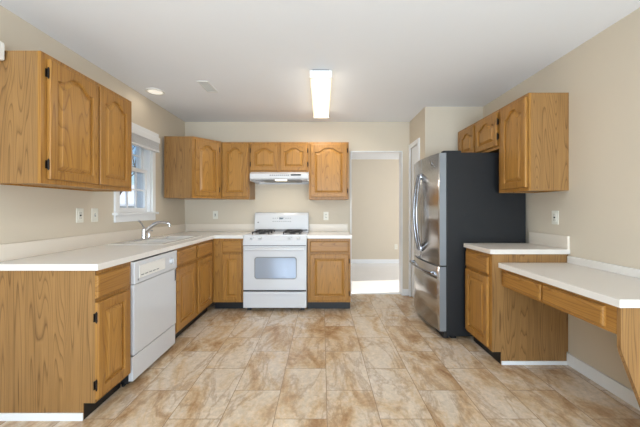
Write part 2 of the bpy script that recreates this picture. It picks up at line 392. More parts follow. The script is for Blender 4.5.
def door(parent, x, z, w, h, y, arch=0, hinge=None, rail=.05, stile=.05, mat=None, name='door'):
    """raised panel door; x,z lower-left in cabinet coordinates, y = plane of the face frame"""
    t = .020; op, rc = loops_panel(w, h, arch, rail, stile, t)
    bm = bmesh.new()
    rings(bm, [(rc(0), 0), (rc(0), -t+.006), (rc(.003), -t+.0015), (rc(.008), -t), (op(0), -t), (op(.003), -t+.003), (op(.005), -t+.015)], True, False)
    d = obj(name, bm, mat or OAK, parent, (x, y-.003, z))
    bm = bmesh.new()
    rings(bm, [(op(.005), -t+.015), (op(.012), -t+.015), (op(.034), -t+.003), (op(.0355), -t+.001), (op(.04), -t+.001)], False, True)
    obj('raised_panel', bm, OAKP, d)
    if hinge:
        hx = -.006 if hinge == 'l' else w+.006
        for hz in (.085*1, h-.085):
            b2 = bmesh.new(); cyl(b2, (hx, -.012, hz-.028), (hx, -.012, hz+.028), .005, n=10)
            bx(b2, hx-.008, hx+.008, -.004, 0, hz-.024, hz+.024); cyl(b2, (hx, -.012, hz-.034), (hx, -.012, hz+.034), .0028, n=8)
            obj('hinge', b2, HNG, d, smooth=True)
    return d
def drawer(parent, x, z, w, h, y, mat=None):
    t = .019
    bm = bmesh.new(); rc = loops_panel(w, h, 0, .05, .05, t)[1]
    rings(bm, [(rc(0), 0), (rc(0), -t+.008), (rc(.004), -t+.003), (rc(.012), -t), (rc(.02), -t)], True, True)
    return obj('drawer', bm, mat or OAKX, parent, (x, y-.003, z))
def carcass(parent, w, dep, z0, z1, toe=True, top=True, endl=False, endr=False, openings=()):
    """side panels, bottom, back, face frame; front plane at y=-dep, wall at y=0"""
    t = .016; zb = z0
    bm = boxes((t, w-t, -dep+.02, 0, zb+.01, zb+.026), (t, w-t, -.008, 0, zb, z1))
    if top: bx(bm, t, w-t, -dep+.02, 0, z1-.016, z1)
    obj('cabinet_box', bm, OAKP, parent)
    obj('side_panel', boxes((0, t, -dep+.019, 0, zb, z1)), VEN, parent)
    obj('side_panel', boxes((w-t, w, -dep+.019, 0, zb, z1)), VEN, parent)
    # face frame: solid front with stiles, rails
    obj('face_frame', boxes((0, w, -dep, -dep+.019, zb, z1, .0008)), OAK, parent)
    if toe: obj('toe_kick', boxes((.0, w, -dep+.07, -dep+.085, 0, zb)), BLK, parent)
def wallcab(name, label, loc, rz, w, dep, h, doors, group='upper wall cabinets'):
    r = thing(name, label, 'cabinet', loc, rz, group)
    carcass(r, w, dep, 0, h, False)
    for (x0, x1, z0, z1, arch, hinge) in doors: door(r, x0, z0, x1-x0, z1-z0, -dep, arch, hinge)
    return r

LR, RR = PI/2, -PI/2     # rotation of cabinets on the left wall / right wall
# ------------------------------------------------------------------ left wall upper cabinet
UF = -1.635; UD = UF-LW
y0 = F/172.0; y1 = dL(131.6, UF)
py = lambda px, x: dL(px, x)-y0
wl = y1-y0
wallcab('wall_cabinet', 'oak wall cabinet with two arched doors hung left of the window', (LW, y0, 1.388), LR, wl, UD, .772,
        [(py(48.5, UF+.01), py(97.3, UF+.01), .03, .742, .055, 'l'), (py(98.9, UF+.01), py(130.6, UF+.022), .03, .742, .055, None)])
# diagonal corner cabinet
cx = -1.335; YU = D(75.9)
SX = -1.59; cz, ch = 1.372, .752
r = thing('corner_wall_cabinet', 'diagonal oak corner wall cabinet with one arched door', 'cabinet', (LW, YB, cz), 0, 'upper wall cabinets')
def C(x, y): return (x-LW, y-YB)
poly = [C(LW+.04, YB), C(LW+.04, YF), C(SX, YF), C(cx, YU), C(cx, YB)]
bm = bmesh.new(); prism(bm, poly, 0, ch, 'z'); obj('cabinet_box', bm, VEN, r)
A = Vector((SX, YF)); B = Vector((cx, YU)); L_ = (B-A).length; ang = math.atan2(B.y-A.y, B.x-A.x)
ff = obj('face_frame', boxes((0, L_, -.012, .0, 0, ch, .001)), OAK, r, (A.x-LW, A.y-YB, 0)); ff.rotation_euler = (0, 0, ang)
dd = door(r, 0, .03, L_-.07, ch-.06, 0, .05, 'r'); nrm = Vector((math.sin(ang), -math.cos(ang)))
dd.location = (A.x-LW+math.cos(ang)*.035+nrm.x*.012, A.y-YB+math.sin(ang)*.035+nrm.y*.012, .03); dd.rotation_euler = (0, 0, ang)
# back wall uppers
UB = YB-YU
X = lambda px, s=75.9: (px-VX)/s
def back_upper(label, px0, px1, z0, z1, doors):
    x0, x1 = X(px0), X(px1)
    ds = [(X(a)-x0, X(b)-x0, .028, z1-z0-.028, ar, hg) for a, b, ar, hg in doors]
    return wallcab('wall_cabinet', label, (x0, YB, z0), 0, x1-x0, UB, z1-z0, ds)
back_upper('tall narrow oak wall cabinet with one arched door between corner cabinet and hood', 221.3, 249.3, 1.372, 2.118, [(222.8, 248.2, .05, None)])
back_upper('short oak wall cabinet with two arched doors above the range hood', 249.6, 308.6, 1.712, 2.118, [(251, 278, .042, 'l'), (280.3, 307.2, .042, 'r')])
back_upper('tall oak wall cabinet with one arched door right of the range hood', 308.9, 348.8, 1.365, 2.118, [(310.6, 346.8, .055, 'r')])
# right wall uppers (local x runs towards the camera)
RU = 1.645; RD = RW-RU
ya = D(125.6); yb = dR(499, RU); yc = dR(458, RU)
q = lambda px, y0: y0-dR(px, RU-.02)
wt = yb-ya
wallcab('wall_cabinet', 'tall oak wall cabinet with one arched door above the right worktop', (RW, yb, 1.386), RR, wt, RD, .779,
        [(q(500.8, yb), q(525.5, yb), .028, .75, .055, None)])
wo = yc-yb-.002
wallcab('wall_cabinet', 'low oak wall cabinet with two arched doors over the refrigerator', (RW, yc, 1.80), RR, wo, RD, 2.165-1.80,
        [(q(459.6, yc), q(473.2, yc), .028, .337, .04, 'l'), (q(475.4, yc), q(496.3, yc), .028, .337, .04, 'r')])

# ------------------------------------------------------------------ base cabinets
ZB, ZT = .10, CU
DEP = LF-LW
yl0 = F/170.0; yd0 = dL(131, LF); yd1 = dL(174.3, LF)
def base(name, label, loc, rz, w, dep, top=True, cat='cabinet'):
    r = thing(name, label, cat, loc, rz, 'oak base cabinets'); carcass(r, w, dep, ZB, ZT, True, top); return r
w1 = yd0-yl0-.004
b1 = base('base_cabinet', 'oak base cabinet with drawer and door at the near left end of the worktop', (LW, yl0, 0), LR, w1, DEP)
pl = lambda px: dL(px, LF+.02)-yl0
drawer(b1, pl(98), .715, pl(130.2)-pl(98), .135, -DEP); door(b1, pl(98), .125, pl(130.2)-pl(98), .565, -DEP, 0, 'l', .055, .055)
obj('end_panel', boxes((-.006, 0, -DEP, 0, ZB, ZT), (-.006, 0, -DEP+.07, 0, 0, ZB)), VEN, b1)
obj('shoe_moulding', boxes((-.014, -.006, -DEP+.068, 0, 0, .045, .003)), TRIM, b1)['label'] = 'white shoe moulding along the end panel'
# sink base
ws = YF-yd1-.004
b2 = base('sink_cabinet', 'oak sink base cabinet with two doors right of the dishwasher', (LW, yd1+.002, 0), LR, ws, DEP, False)
ps = lambda px: dL(px, LF+.01)-yd1-.002
for a, b_, hg in ((176.5, 195.3, None), (197.5, 211.3, None)):
    drawer(b2, ps(a), .715, ps(b_)-ps(a), .135, -DEP); door(b2, ps(a), .125, ps(b_)-ps(a), .565, -DEP, 0, hg, .055, .055)
# back run
XB = lambda px: (px-VX)/82.0
xr0, xr1 = XB(244), XB(307)
xb0 = LF+.002
DB = YB-YF
b3 = base('base_cabinet', 'narrow oak base cabinet with drawer and door in the corner left of the stove', (xb0, YB, 0), 0, xr0-.004-xb0, DB)
a, b_ = XB(222.5)-xb0, XB(242)-xb0
drawer(b3, a, .712, b_-a, .135, -DB); door(b3, a, .125, b_-a, .565, -DB, 0, None, .05, .05)
xb1 = xr1+.006
b4 = base('base_cabinet', 'oak base cabinet with drawer and door right of the stove', (xb1, YB, 0), 0, XB(350.6)-xb1, DB)
a, b_ = XB(310)-xb1, XB(348.6)-xb1
drawer(b4, a, .712, b_-a, .135, -DB); door(b4, a, .125, b_-a, .565, -DB, 0, 'r', .05, .05)
# right wall
yr1 = F/107.5*1.0; yr1 = dR(463.5, 1.331)
b5 = base('base_cabinet', 'oak base cabinet with drawer and door between refrigerator and desk', (RW, yr1, 0), RR, yr1-YD, RW-RF)
pr = lambda px: yr1-dR(px, RF-.01)
a, b_ = max(.012, pr(466.3)), pr(488.3)
drawer(b5, a, .712, b_-a, .135, -(RW-RF)); door(b5, a, .125, b_-a, .565, -(RW-RF), 0, None, .05, .05)
wr = yr1-YD
obj('end_panel', boxes((wr, wr+.006, -(RW-RF), -.018, ZB, ZT), (wr, wr+.006, -(RW-RF)+.07, -.018, 0, ZB)), VEN, b5)
obj('shoe_moulding', boxes((wr+.006, wr+.015, -(RW-RF)+.07, -.018, 0, .03, .003)), TRIM, b5)['label'] = 'white shoe moulding along the end panel'

# ------------------------------------------------------------------ worktops
CE = LF+.026; YE = YF-.026
SXA, SXB = -1.875, -1.425          # sink hole in x
SYA, SYB = D(112), D(86)           # sink hole in y
def slab_cells(bm, xs, ys, inside, z0, z1):
    V = {}
    def v(i, j, k):
        if (i, j, k) not in V: V[i, j, k] = bm.verts.new((xs[i], ys[j], (z0, z1)[k]))
        return V[i, j, k]
    n, m = len(xs)-1, len(ys)-1
    ins = lambda i, j: 0 <= i < n and 0 <= j < m and inside((xs[i]+xs[i+1])/2, (ys[j]+ys[j+1])/2)
    for i in range(n):
        for j in range(m):
            if not ins(i, j): continue
            bm.faces.new((v(i, j, 1), v(i+1, j, 1), v(i+1, j+1, 1), v(i, j+1, 1)))
            bm.faces.new((v(i, j, 0), v(i, j+1, 0), v(i+1, j+1, 0), v(i+1, j, 0)))
            for (di, dj, p, q_) in ((-1, 0, (i, j), (i, j+1)), (1, 0, (i+1, j+1), (i+1, j)), (0, -1, (i+1, j), (i, j)), (0, 1, (i, j+1), (i+1, j+1))):
                if not ins(i+di, j+dj):
                    bm.faces.new((v(*p, 0), v(*q_, 0), v(*q_, 1), v(*p, 1)))
xs = [LW+.001, SXA, SXB, CE, xr0-.003]; ys = [yl0-.022, SYA, SYB, YE, YB-.001]
bm = bmesh.new()
slab_cells(bm, xs, ys, lambda x, y: (x < CE and not (SXA < x < SXB and SYA < y < SYB)) or (y > YE), CU, CT)
t1 = thing('countertop', 'white L-shaped laminate worktop with the sink in it', 'countertop', (0, 0, 0), 0, 'white worktops')
sl = obj('worktop', bm, LAM, t1)
mod = sl.modifiers.new('bevel', 'BEVEL'); mod.width = .002; mod.segments = 2; mod.limit_method = 'ANGLE'
SPH = .105
obj('backsplash', boxes((LW+.001, LW+.02, yl0-.022, YB-.02, CT, CT+SPH, .003), (LW+.001, xr0+.0, YB-.02, YB-.001, CT, CT+SPH, .003)), LAMB, t1)
t2 = thing('countertop', 'short white worktop right of the stove', 'countertop', (0, 0, 0), 0, 'white worktops')
obj('worktop', boxes((xr1+.003, XB(352), YE, YB-.001, CU, CT, .003)), LAM, t2)
obj('backsplash', boxes((xr1+.0, XB(352), YB-.02, YB-.001, CT, CT+SPH, .003)), LAMB, t2)
t3 = thing('countertop', 'white worktop beside the refrigerator', 'countertop', (0, 0, 0), 0, 'white worktops')
obj('worktop', boxes((1.331, RW-.001, YD-.022, yr1, CU, CT, .003)), LAMG, t3)
obj('backsplash', boxes((RW-.02, RW-.001, YD-.018, yr1, CT, CT+SPH, .003)), LAMB, t3)

# ------------------------------------------------------------------ sink and faucet
sk = thing('kitchen_sink', 'white double-bowl drop-in kitchen sink under the window', 'sink', ((SXA+SXB)/2, (SYA+SYB)/2, CT))
sw, sl_ = (SXB-SXA)/2, (SYB-SYA)/2
bm = bmesh.new()
R_ = .022; z_ = .008
xs2 = [-sw-R_, -sw+.085, sw-.03, sw+R_]; ys2 = [-sl_-R_, -sl_+.03, -.02, .02, sl_-.03, sl_+R_]
slab_cells(bm, xs2, ys2, lambda x, y: not (-sw+.085 < x < sw-.03 and (-sl_+.03 < y < -.02 or .02 < y < sl_-.03)), .0005, z_)
o = obj('rim', bm, SINKM, sk); md = o.modifiers.new('b', 'BEVEL'); md.width = .003; md.segments = 2; md.limit_method = 'ANGLE'
for (a, b_) in ((-sl_+.03, -.02), (.02, sl_-.03)):
    x0, x1 = -sw+.085, sw-.03; bm = bmesh.new(); vs = []
    for k, (ins, zz) in enumerate(((0, .004), (.006, -.01), (.014, -.15), (.03, -.168), (.12, -.172))):
        vs.append([bm.verts.new(p) for p in ((x0+ins, a+ins, zz), (x1-ins, a+ins, zz), (x1-ins, b_-ins, zz), (x0+ins, b_-ins, zz))])
    for p, q_ in zip(vs, vs[1:]):
        for i in range(4): bm.faces.new((p[i], p[(i+1) % 4], q_[(i+1) % 4], q_[i]))
    bm.faces.new(vs[-1])
    bw = obj('bowl', bm, SINKM, sk, smooth=True)
    bm = bmesh.new(); cyl(bm, ((x0+x1)/2, (a+b_)/2, -.172), ((x0+x1)/2, (a+b_)/2, -.166), .04, .036, 24)
    obj('drain', bm, CHRM, bw, smooth=True)
fx, fy = -1.835, D(97.0)
fc = thing('kitchen_faucet', 'chrome single-lever kitchen faucet at the back of the sink', 'faucet', (fx, fy, CT+z_+.0005))
bm = bmesh.new(); bx(bm, -.028, .028, -.12, .12, 0, .012, .005); obj('base_plate', bm, CHRM, fc)
bm = bmesh.new()
for a in range(1): cyl(bm, (0, 0, .01), (0, 0, .10), .025, .021, 24); cyl(bm, (0, 0, .10), (0, 0, .118), .021, .012, 24)
obj('faucet_body', bm, CHRM, fc, smooth=True)
pts = []
for i in range(15):
    u = i/14
    pts.append((.01+.235*u, .02*u, .075+.10*math.sin(PI*min(1, u*1.12)*.62)))
pts.append((.252, .02, .147)); pts.append((.254, .02, .128))
bm = bmesh.new(); tube(bm, pts, [.021-.008*min(1, i/13) for i in range(len(pts)-2)]+[.012, .0125], 14); obj('spout', bm, CHRM, fc, smooth=True)
bm = bmesh.new(); tube(bm, [(0, 0, .11), (-.004, -.01, .135), (-.006, -.035, .165), (-.006, -.075, .19)], [.011, .009, .007, .009], 12); obj('lever', bm, CHRM, fc, smooth=True)
bm = bmesh.new(); cyl(bm, (0, .09, .01), (0, .09, .05), .014, .011, 16); tube(bm, [(0, .09, .05), (0, .09, .075), (.02, .09, .085), (.04, .09, .08)], .006, 10); obj('side_sprayer', bm, CHRM, fc, smooth=True)

# ------------------------------------------------------------------ dishwasher
wd = yd1-yd0-.004
dw = thing('dishwasher', 'white built-in dishwasher under the left worktop', 'dishwasher', (LW, yd0, 0), LR)
obj('tub', boxes((0, wd, -DEP+.02, -.02, .02, CU-.02)), DKG, dw)
obj('control_panel', boxes((0, wd, -DEP-.026, -DEP+.02, .712, .868, .005)), ENAM, dw)
obj('panel_recess', boxes((.05, wd*.66, -DEP-.029, -DEP-.0255, .745, .835, .002)), PLAS, dw)
bm = bmesh.new(); cyl(bm, (wd*.82, -DEP-.026, .79), (wd*.82, -DEP-.045, .79), .026, .022, 24); bx(bm, wd*.82-.004, wd*.82+.004, -DEP-.052, -DEP-.04, .768, .812, .001); obj('dial', bm, ENAM, dw, smooth=True)
for i in range(5): obj('button', boxes((.07+i*.05, .105+i*.05, -DEP-.0305, -DEP-.0285, .762, .768)), GRY, dw)
bm = bmesh.new(); cyl(bm, (.04, -DEP-.0265, .738), (.04, -DEP-.028, .738), .008, n=12); obj('round_emblem', bm, GRY, dw)
obj('door', boxes((.002, wd-.002, -DEP-.02, -DEP+.02, .215, .708, .006)), ENAM, dw)
obj('latch_slot', boxes((wd-.03, wd-.012, -DEP-.021, -DEP, .60, .70)), DKG, dw)
obj('access_panel', boxes((.002, wd-.002, -DEP-.012, -DEP+.02, .035, .205, .004)), ENAM, dw)
obj('toe_panel', boxes((0, wd, -DEP+.05, -DEP+.065, 0, .035)), BLK, dw)

# ------------------------------------------------------------------ range
W_ = xr1-xr0-.004; DR = YB-.03-D(83.3)
rg = thing('kitchen_range', 'white freestanding gas range with a windowed oven door', 'stove', (xr0+.002, YB-.03, 0))
fy_ = -DR
obj('oven_body', boxes((0, W_, fy_+.03, 0, .045, .885, .004)), ENAM, rg)
for fxx in (.03, W_-.08):
    for fyy in (fy_+.08, -.1): obj('foot', boxes((fxx, fxx+.05, fyy, fyy+.05, 0, .045)), BLK, rg)
bm = bmesh.new()
prism(bm, [(fy_+.035, .885), (fy_+.035, .925), (-.085, .925), (-.085, .885)], -.002, W_+.002, 'x', .004); obj('cooktop', bm, ENAM, rg)
bm = bmesh.new()
prism(bm, [(fy_+.04, .80), (fy_-.005, .80), (fy_+.005, .855), (fy_+.04, .922)], 0, W_, 'x', .004); cp = obj('control_panel', bm, ENAM, rg)
nv = Vector((0, -.067, .035)).normalized(); nv = Vector((0, -.886, .463))
for kx in (.10, .20, W_-.20, W_-.10):
    c = Vector((kx, fy_+.022, .888)); bm = bmesh.new()
    cyl(bm, c, c+nv*.007, .027, .026, 24); cyl(bm, c+nv*.007, c+nv*.03, .02, .017, 24)
    mt = Matrix.Translation(c+nv*.032) 
    bx(bm, kx-.0035, kx+.0035, c.y+nv.y*.034-.004, c.y+nv.y*.034+.004, c.z+nv.z*.034-.015, c.z+nv.z*.034+.015, .001)
    obj('knob', bm, ENAM, rg, smooth=True)
od = obj('oven_door', boxes((.002, W_-.002, fy_, fy_+.03, .262, .793, .008)), ENAM, rg)
for g0, g1 in ((.245, .262), (.793, .80)): obj('door_gap', boxes((.006, W_-.006, fy_+.012, fy_+.03, g0, g1)), DKG, rg)
def rrect(x0, x1, z0, z1, r, n=5):
    P = []
    for (cx_, cz_, a0) in ((x1-r, z0+r, -90), (x1-r, z1-r, 0), (x0+r, z1-r, 90), (x0+r, z0+r, 180)):
        for i in range(n+1):
            a = math.radians(a0+90*i/n); P.append((cx_+r*math.cos(a), cz_+r*math.sin(a)))
    return P
gx0, gx1 = X(254.2, 83.3)-xr0, X(296.6, 83.3)-xr0
bm = bmesh.new(); prism(bm, rrect(gx0, gx1, .395, .662, .035), fy_-.0015, fy_+.001, 'y'); obj('window_border', bm, GRY, od)
bm = bmesh.new(); prism(bm, rrect(gx0+.012, gx1-.012, .407, .65, .028), fy_-.003, fy_+.001, 'y'); obj('oven_window', bm, OVENG, od)
bm = bmesh.new(); bx(bm, .03, W_-.03, fy_-.05, fy_-.028, .742, .772, .009, 3)
for hx in (.04, W_-.065): bx(bm, hx, hx+.025, fy_-.03, fy_+.002, .746, .768, .003)
obj('door_handle', bm, ENAM, od, smooth=True)
sd = obj('storage_drawer', boxes((.002, W_-.002, fy_, fy_+.03, .048, .243, .008)), ENAM, rg)
obj('drawer_lip', boxes((.02, W_-.02, fy_-.01, fy_+.002, .205, .232, .006)), ENAM, sd)
# back guard
bm = bmesh.new(); prism(bm, [(-.075, .925), (-.055, 1.15), (-.04, 1.185), (-.0, 1.19), (0, .885), (-.075, .885)], 0.004, W_-.004, 'x', .006); bgd = obj('backguard', bm, ENAM, rg)
obj('backguard_vent', boxes((.02, W_-.02, -.079, -.07, .93, .955, .001)), GRY, bgd)
yy = lambda z: -.075+.02*(z-.925)/.225
obj('clock_display', boxes((W_/2-.032, W_/2+.032, yy(1.105)-.004, yy(1.105)+.012, 1.093, 1.118, .001)), DISP, bgd)
for r_ in range(2):
    for i in range(9):
        if r_ == 1 and 3 <= i <= 5: continue
        xx = W_/2-.125+i*.03; obj('button', boxes((xx, xx+.016, yy(1.06+r_*.045)-.003, yy(1.06+r_*.045)+.01, 1.059+r_*.045, 1.067+r_*.045)), GRY, bgd)
bm = bmesh.new(); cyl(bm, (.055, yy(1.05)+.01, 1.05), (.055, yy(1.05)-.003, 1.05), .01, n=16); obj('round_emblem', bm, GRY, bgd)
# burners and grates
for gx in (.19, W_-.19):
    bm = bmesh.new(); z = .955
    for gy in (-.46, -.22):
        for dx in (-.10, .10): bx(bm, gx+dx-.005, gx+dx+.005, gy-.105, gy+.105, z-.01, z, .002)
        for dy in (-.10, .10): bx(bm, gx-.105, gx+.105, gy+dy-.005, gy+dy+.005, z-.01, z, .002)
        for k in range(4):
            a = PI/2*k; c_, s_ = math.cos(a), math.sin(a)
            tube(bm, [(gx+c_*.10, gy+s_*.10, z-.005), (gx+c_*.06, gy+s_*.06, z), (gx+c_*.03, gy+s_*.03, z)], .005, 8)
            bx(bm, gx+(1 if k % 2 else -1)*.10-.006, gx+(1 if k % 2 else -1)*.10+.006, gy+(.1 if k > 1 else -.1)-.006, gy+(.1 if k > 1 else -.1)+.006, .925, z-.008)
    gr = obj('burner_grate', bm, IRON, rg)
    for gy in (-.46, -.22):
        bm = bmesh.new(); cyl(bm, (gx, gy, .924), (gx, gy, .936), .045, .04, 24); cyl(bm, (gx, gy, .936), (gx, gy, .944), .03, .028, 24); obj('burner', bm, IRON, rg, smooth=True)

# ------------------------------------------------------------------ range hood
hx0, hx1 = X(250.2, 79), X(308.6, 79)
HWd = hx1-hx0; hd_ = thing('range_hood', 'white under-cabinet range hood with its lamp lit', 'range hood', (hx0, YB-.003, 1.709))
bm = bmesh.new(); dpt = YB-D(79.5)
prism(bm, [(0, 0), (-dpt+.06, 0), (-dpt, -.028), (-dpt, -.085), (-dpt+.02, -.10), (-dpt+.024, -.085), (-.02, -.085), (0, -.12)], 0, HWd, 'x', .003)
bx(bm, 0, .012, -dpt+.02, -.01, -.118, -.084); bx(bm, HWd-.012, HWd, -dpt+.02, -.01, -.118, -.084)
obj('hood_shell', bm, ENAM, hd_)
obj('switch_panel', boxes((HWd*.7, HWd*.87, -dpt-.003, -dpt+.01, -.052, -.034, .001)), DISP, hd_)
for i in range(10): obj('vent_slot', boxes((HWd*.34+i*.025, HWd*.34+i*.025+.016, -dpt-.0015, -dpt+.01, -.054, -.04)), GRY, hd_)
obj('filter', boxes((HWd*.15, HWd*.85, -dpt+.12, -.06, -.10, -.084, .003)), GRY, hd_)
obj('lamp_lens', boxes((HWd*.42, HWd*.62, -dpt+.04, -dpt+.11, -.112, -.084, .006)), HOODL, hd_)
o = light('hood_lamp', 'AREA', (HWd*.52, -dpt+.075, -.116), (0, 0, 0), 2.0, (1, .9, .74), .14, .06); o.parent = hd_

# ------------------------------------------------------------------ refrigerator
yf0 = F/105.5+.004; yf1 = YF-.012
fr = thing('refrigerator', 'stainless french-door refrigerator with charcoal sides', 'refrigerator', (0, 0, 0))
bxx = (447-VX)/105.3
fr.location = (RW-.03, yf1, 0); fr.rotation_euler = (0, 0, RR)
FW = yf1-yf0; FD = RW-.03-bxx
obj('refrigerator_body', boxes((0, FW, -FD, 0, .03, 1.775, .006)), FRS, fr)
for fxx in (FW-.07, .01): obj('top_hinge_cover', boxes((fxx, fxx+.06, -FD-.03, -FD+.14, 1.775, 1.795, .005)), FRS, fr)
obj('base_grille', boxes((.01, FW-.01, -FD-.03, -FD+.02, .008, .065, .003)), BLK, fr)
for fxx in (.03, FW-.08):
    for fyy in (-FD+.05, -.1): obj('foot', boxes((fxx, fxx+.05, fyy, fyy+.05, 0, .03)), BLK, fr)
T0, BUL = .062, .045
def front(x): u = (x/FW*2-1); return -FD-.006-T0-BUL*(1-u*u)
def bowed(x0, x1, z0, z1, n=16):
    bm = bmesh.new(); F_, K = [], []
    P = []
    for i in range(n+1):
        x = x0+(x1-x0)*i/n; P.append((x, front(x)))
    poly = P+[(x1, -FD-.006), (x0, -FD-.006)]
    prism(bm, poly, z0, z1, 'z'); 
    bmesh.ops.recalc_face_normals(bm, faces=bm.faces[:])
    for f in bm.faces:
        c = f.calc_center_median()
        if c.y < front(c.x)+.01 and abs(f.normal.z) < .5: f.material_index = 1; f.smooth = True
    return bm
mid = FW/2
for (a, b_, hx) in ((.003, mid-.002, mid-.035), (mid+.002, FW-.003, mid+.035)):
    d_ = obj('refrigerator_door', bowed(a, b_, .70, 1.772), [EDGE, STEEL], fr)
    yb_ = front(hx); bm = bmesh.new(); pts = []
    for i in range(21):
        u = i/20; z = .80+.80*u; sgn = 1 if hx > mid else -1
        pts.append((hx+sgn*.012*math.sin(PI*u), yb_-.018-.05*math.sin(PI*u)**.8, z))
    tube(bm, pts, [.016-.003*math.cos(PI*(i/20-.5)) for i in range(21)], 12)
    bx(bm, hx-.018, hx+.018, yb_-.03, yb_+.006, .785, .835, .006); bx(bm, hx-.018, hx+.018, yb_-.03, yb_+.006, 1.565, 1.615, .006)
    obj('door_handle', bm, STEELD, d_, smooth=True)
fz = obj('freezer_drawer', bowed(.003, FW-.003, .075, .685), [EDGE, STEEL], fr)
obj('door_gasket', boxes((.01, FW-.01, -FD-.05, -FD, .685, .70), (mid-.002, mid+.002, -FD-.05, -FD, .70, 1.77)), BLK, fr)
bm = bmesh.new(); pts = []
for i in range(21):
    x = .07+(FW-.14)*i/20; pts.append((x, front(x)-.05, .615))
tube(bm, pts, .013, 12)
for x in (.085, FW-.085): bx(bm, x-.014, x+.014, front(x)-.055, front(x)+.01, .60, .63, .005)
obj('drawer_handle', bm, STEELD, fz, smooth=True)
bm = bmesh.new(); xm = FW-.16; cyl(bm, (xm, front(xm)-.002, 1.70), (xm, front(xm)+.01, 1.70), .016, n=20); obj('round_emblem', bm, CHRM, fr)

# ------------------------------------------------------------------ desk
DT, DU = .812, .772; dx0 = 1.405; dyn = D(212)
dk = thing('built_in_desk', 'built-in desk with low white top on oak apron along the right wall', 'desk', (0, 0, 0))
obj('desktop', boxes((dx0, RW-.001, dyn, YD-.008, DU, DT, .003)), [LAMG], dk)
obj('desk_edge', boxes((dx0-.002, dx0+.001, dyn-.001, YD-.008, DU+.001, DT-.001), (dx0-.001, RW-.001, dyn-.002, dyn+.001, DU+.001, DT-.001)), LAM, dk)['label'] = 'white edge band'
obj('backsplash', boxes((RW-.02, RW-.001, dyn, YD-.012, DT, DT+.055, .003)), LAM, dk)
ax = 1.43; OAKY = oak('oak_level_y', 'y')
obj('apron', boxes((ax, ax+.02, dyn+.041, YD-.008, .63, DU)), OAKY, dk)
obj('cleat', boxes((RW-.02, RW-.001, dyn+.045, YD-.012, .69, DU)), OAKY, dk)
for a, b_ in ((504.3, 541), (543, 604)):
    ya_, yb_ = dR(b_, ax-.01), dR(a, ax-.01); wd_ = yb_-ya_
    d_ = drawer(dk, 0, 0, wd_, .102, 0); d_.location = (ax, yb_, .648); d_.rotation_euler = (0, 0, RR)
bm = bmesh.new(); prism(bm, [(ax, DU), (ax, .575), (ax+.006, .55), (1.645, 0), (RW-.001-.016, 0), (RW-.001-.016, .095), (RW-.001, .095), (RW-.001, DU)], dyn+.02, dyn+.04, 'y'); obj('desk_end_panel', bm, VEN, dk)

# ------------------------------------------------------------------ outlets and switches
def plate(name, label, cat, loc, rz, kind, group):
    r = thing(name, label, cat, loc, rz, group)
    obj('cover_plate', boxes((-.036, .036, -.006, 0, -.058, .058, .003)), ALM, r)
    if kind == 'outlet':
        for z in (-.02, .02):
            rc_ = obj('receptacle', boxes((-.017, .017, -.009, -.004, z-.014, z+.014, .003)), ALM, r)
            obj('slots', boxes((-.008, -.005, -.0095, -.0085, z-.005, z+.006), (.005, .008, -.0095, -.0085, z-.005, z+.006), (-.002, .002, -.0095, -.0085, z-.011, z-.008)), DKG, rc_)
    elif kind == 'gfci':
        rc_ = obj('receptacle', boxes((-.018, .018, -.009, -.004, -.036, .036, .002)), ALM, r)
        obj('test_buttons', boxes((-.009, .009, -.0105, -.0085, -.007, .007, .001)), DKG, r)
        obj('slots', boxes((-.008, -.005, -.0095, -.0085, .016, .026), (.005, .008, -.0095, -.0085, .016, .026), (-.008, -.005, -.0095, -.0085, -.026, -.016), (.005, .008, -.0095, -.0085, -.026, -.016)), DKG, rc_)
    else:
        obj('switch_collar', boxes((-.006, .006, -.0075, -.004, -.013, .013)), GRY, r)
        obj('toggle', boxes((-.004, .004, -.018, -.005, -.002, .009, .001)), ALM, r)
    return r
G = 'wall plates above the worktops'
plate('electrical_outlet', 'ivory outlet on the left wall, nearer of two plates under the cabinet', 'outlet', (LW, D(123.4), 1.186), LR, 'gfci', G)
plate('light_switch', 'ivory toggle switch on the left wall beside the window', 'switch', (LW, D(115.8), 1.186), LR, 'switch', G)
plate('electrical_outlet', 'ivory outlet on the back wall left of the stove', 'outlet', (X(215.5, 69.8), YB, 1.152), 0, 'gfci', G)
plate('electrical_outlet', 'ivory outlet on the back wall right of the stove', 'outlet', (X(326, 69.8), YB, 1.138), 0, 'outlet', G)
plate('electrical_outlet', 'ivory outlet on the right wall above the desk', 'outlet', (RW, D(118.8), 1.167), RR, 'gfci', G)
plate('electrical_outlet', 'small outlet low on the far hall wall beyond the doorway', 'outlet', (X(396, 43.7), YH, .37), 0, 'outlet', G)

# ------------------------------------------------------------------ ceiling fixtures
cy0, cy1 = D(112), D(77.5)
cl_ = thing('ceiling_light', 'long rectangular fluorescent ceiling light, lit warm', 'light', (-.01, (cy0+cy1)/2, HC)); hl = (cy1-cy0)/2
obj('mounting_pan', boxes((-.075, .075, -hl+.004, hl-.004, -.022, 0, .002)), GRY, cl_)
for s in (-1, 1): obj('end_cap', boxes((-.10, .10, s*hl-.012, s*hl+.012, -.078, -.012, .004)), TRIM, cl_)
bm = bmesh.new(); prism(bm, [(-.095, -.018), (-.097, -.06), (-.085, -.076), (.085, -.076), (.097, -.06), (.095, -.018)], -hl+.012, hl-.012, 'y'); obj('diffuser', bm, LENS, cl_)
o = light('fluorescent_panel', 'AREA', (0, 0, -.085), (0, 0, 0), 9, (1, .95, .87), .17, 2*hl-.06); o.parent = cl_
for ty in (-.4, 0, .4):  # point lamps added below the fixture to brighten the ceiling around it
    o = light('ceiling_fill', 'POINT', (0, ty, -.17), (0, 0, 0), 1.0, (1, .95, .87)); o.data.shadow_soft_size = .09; o.parent = cl_
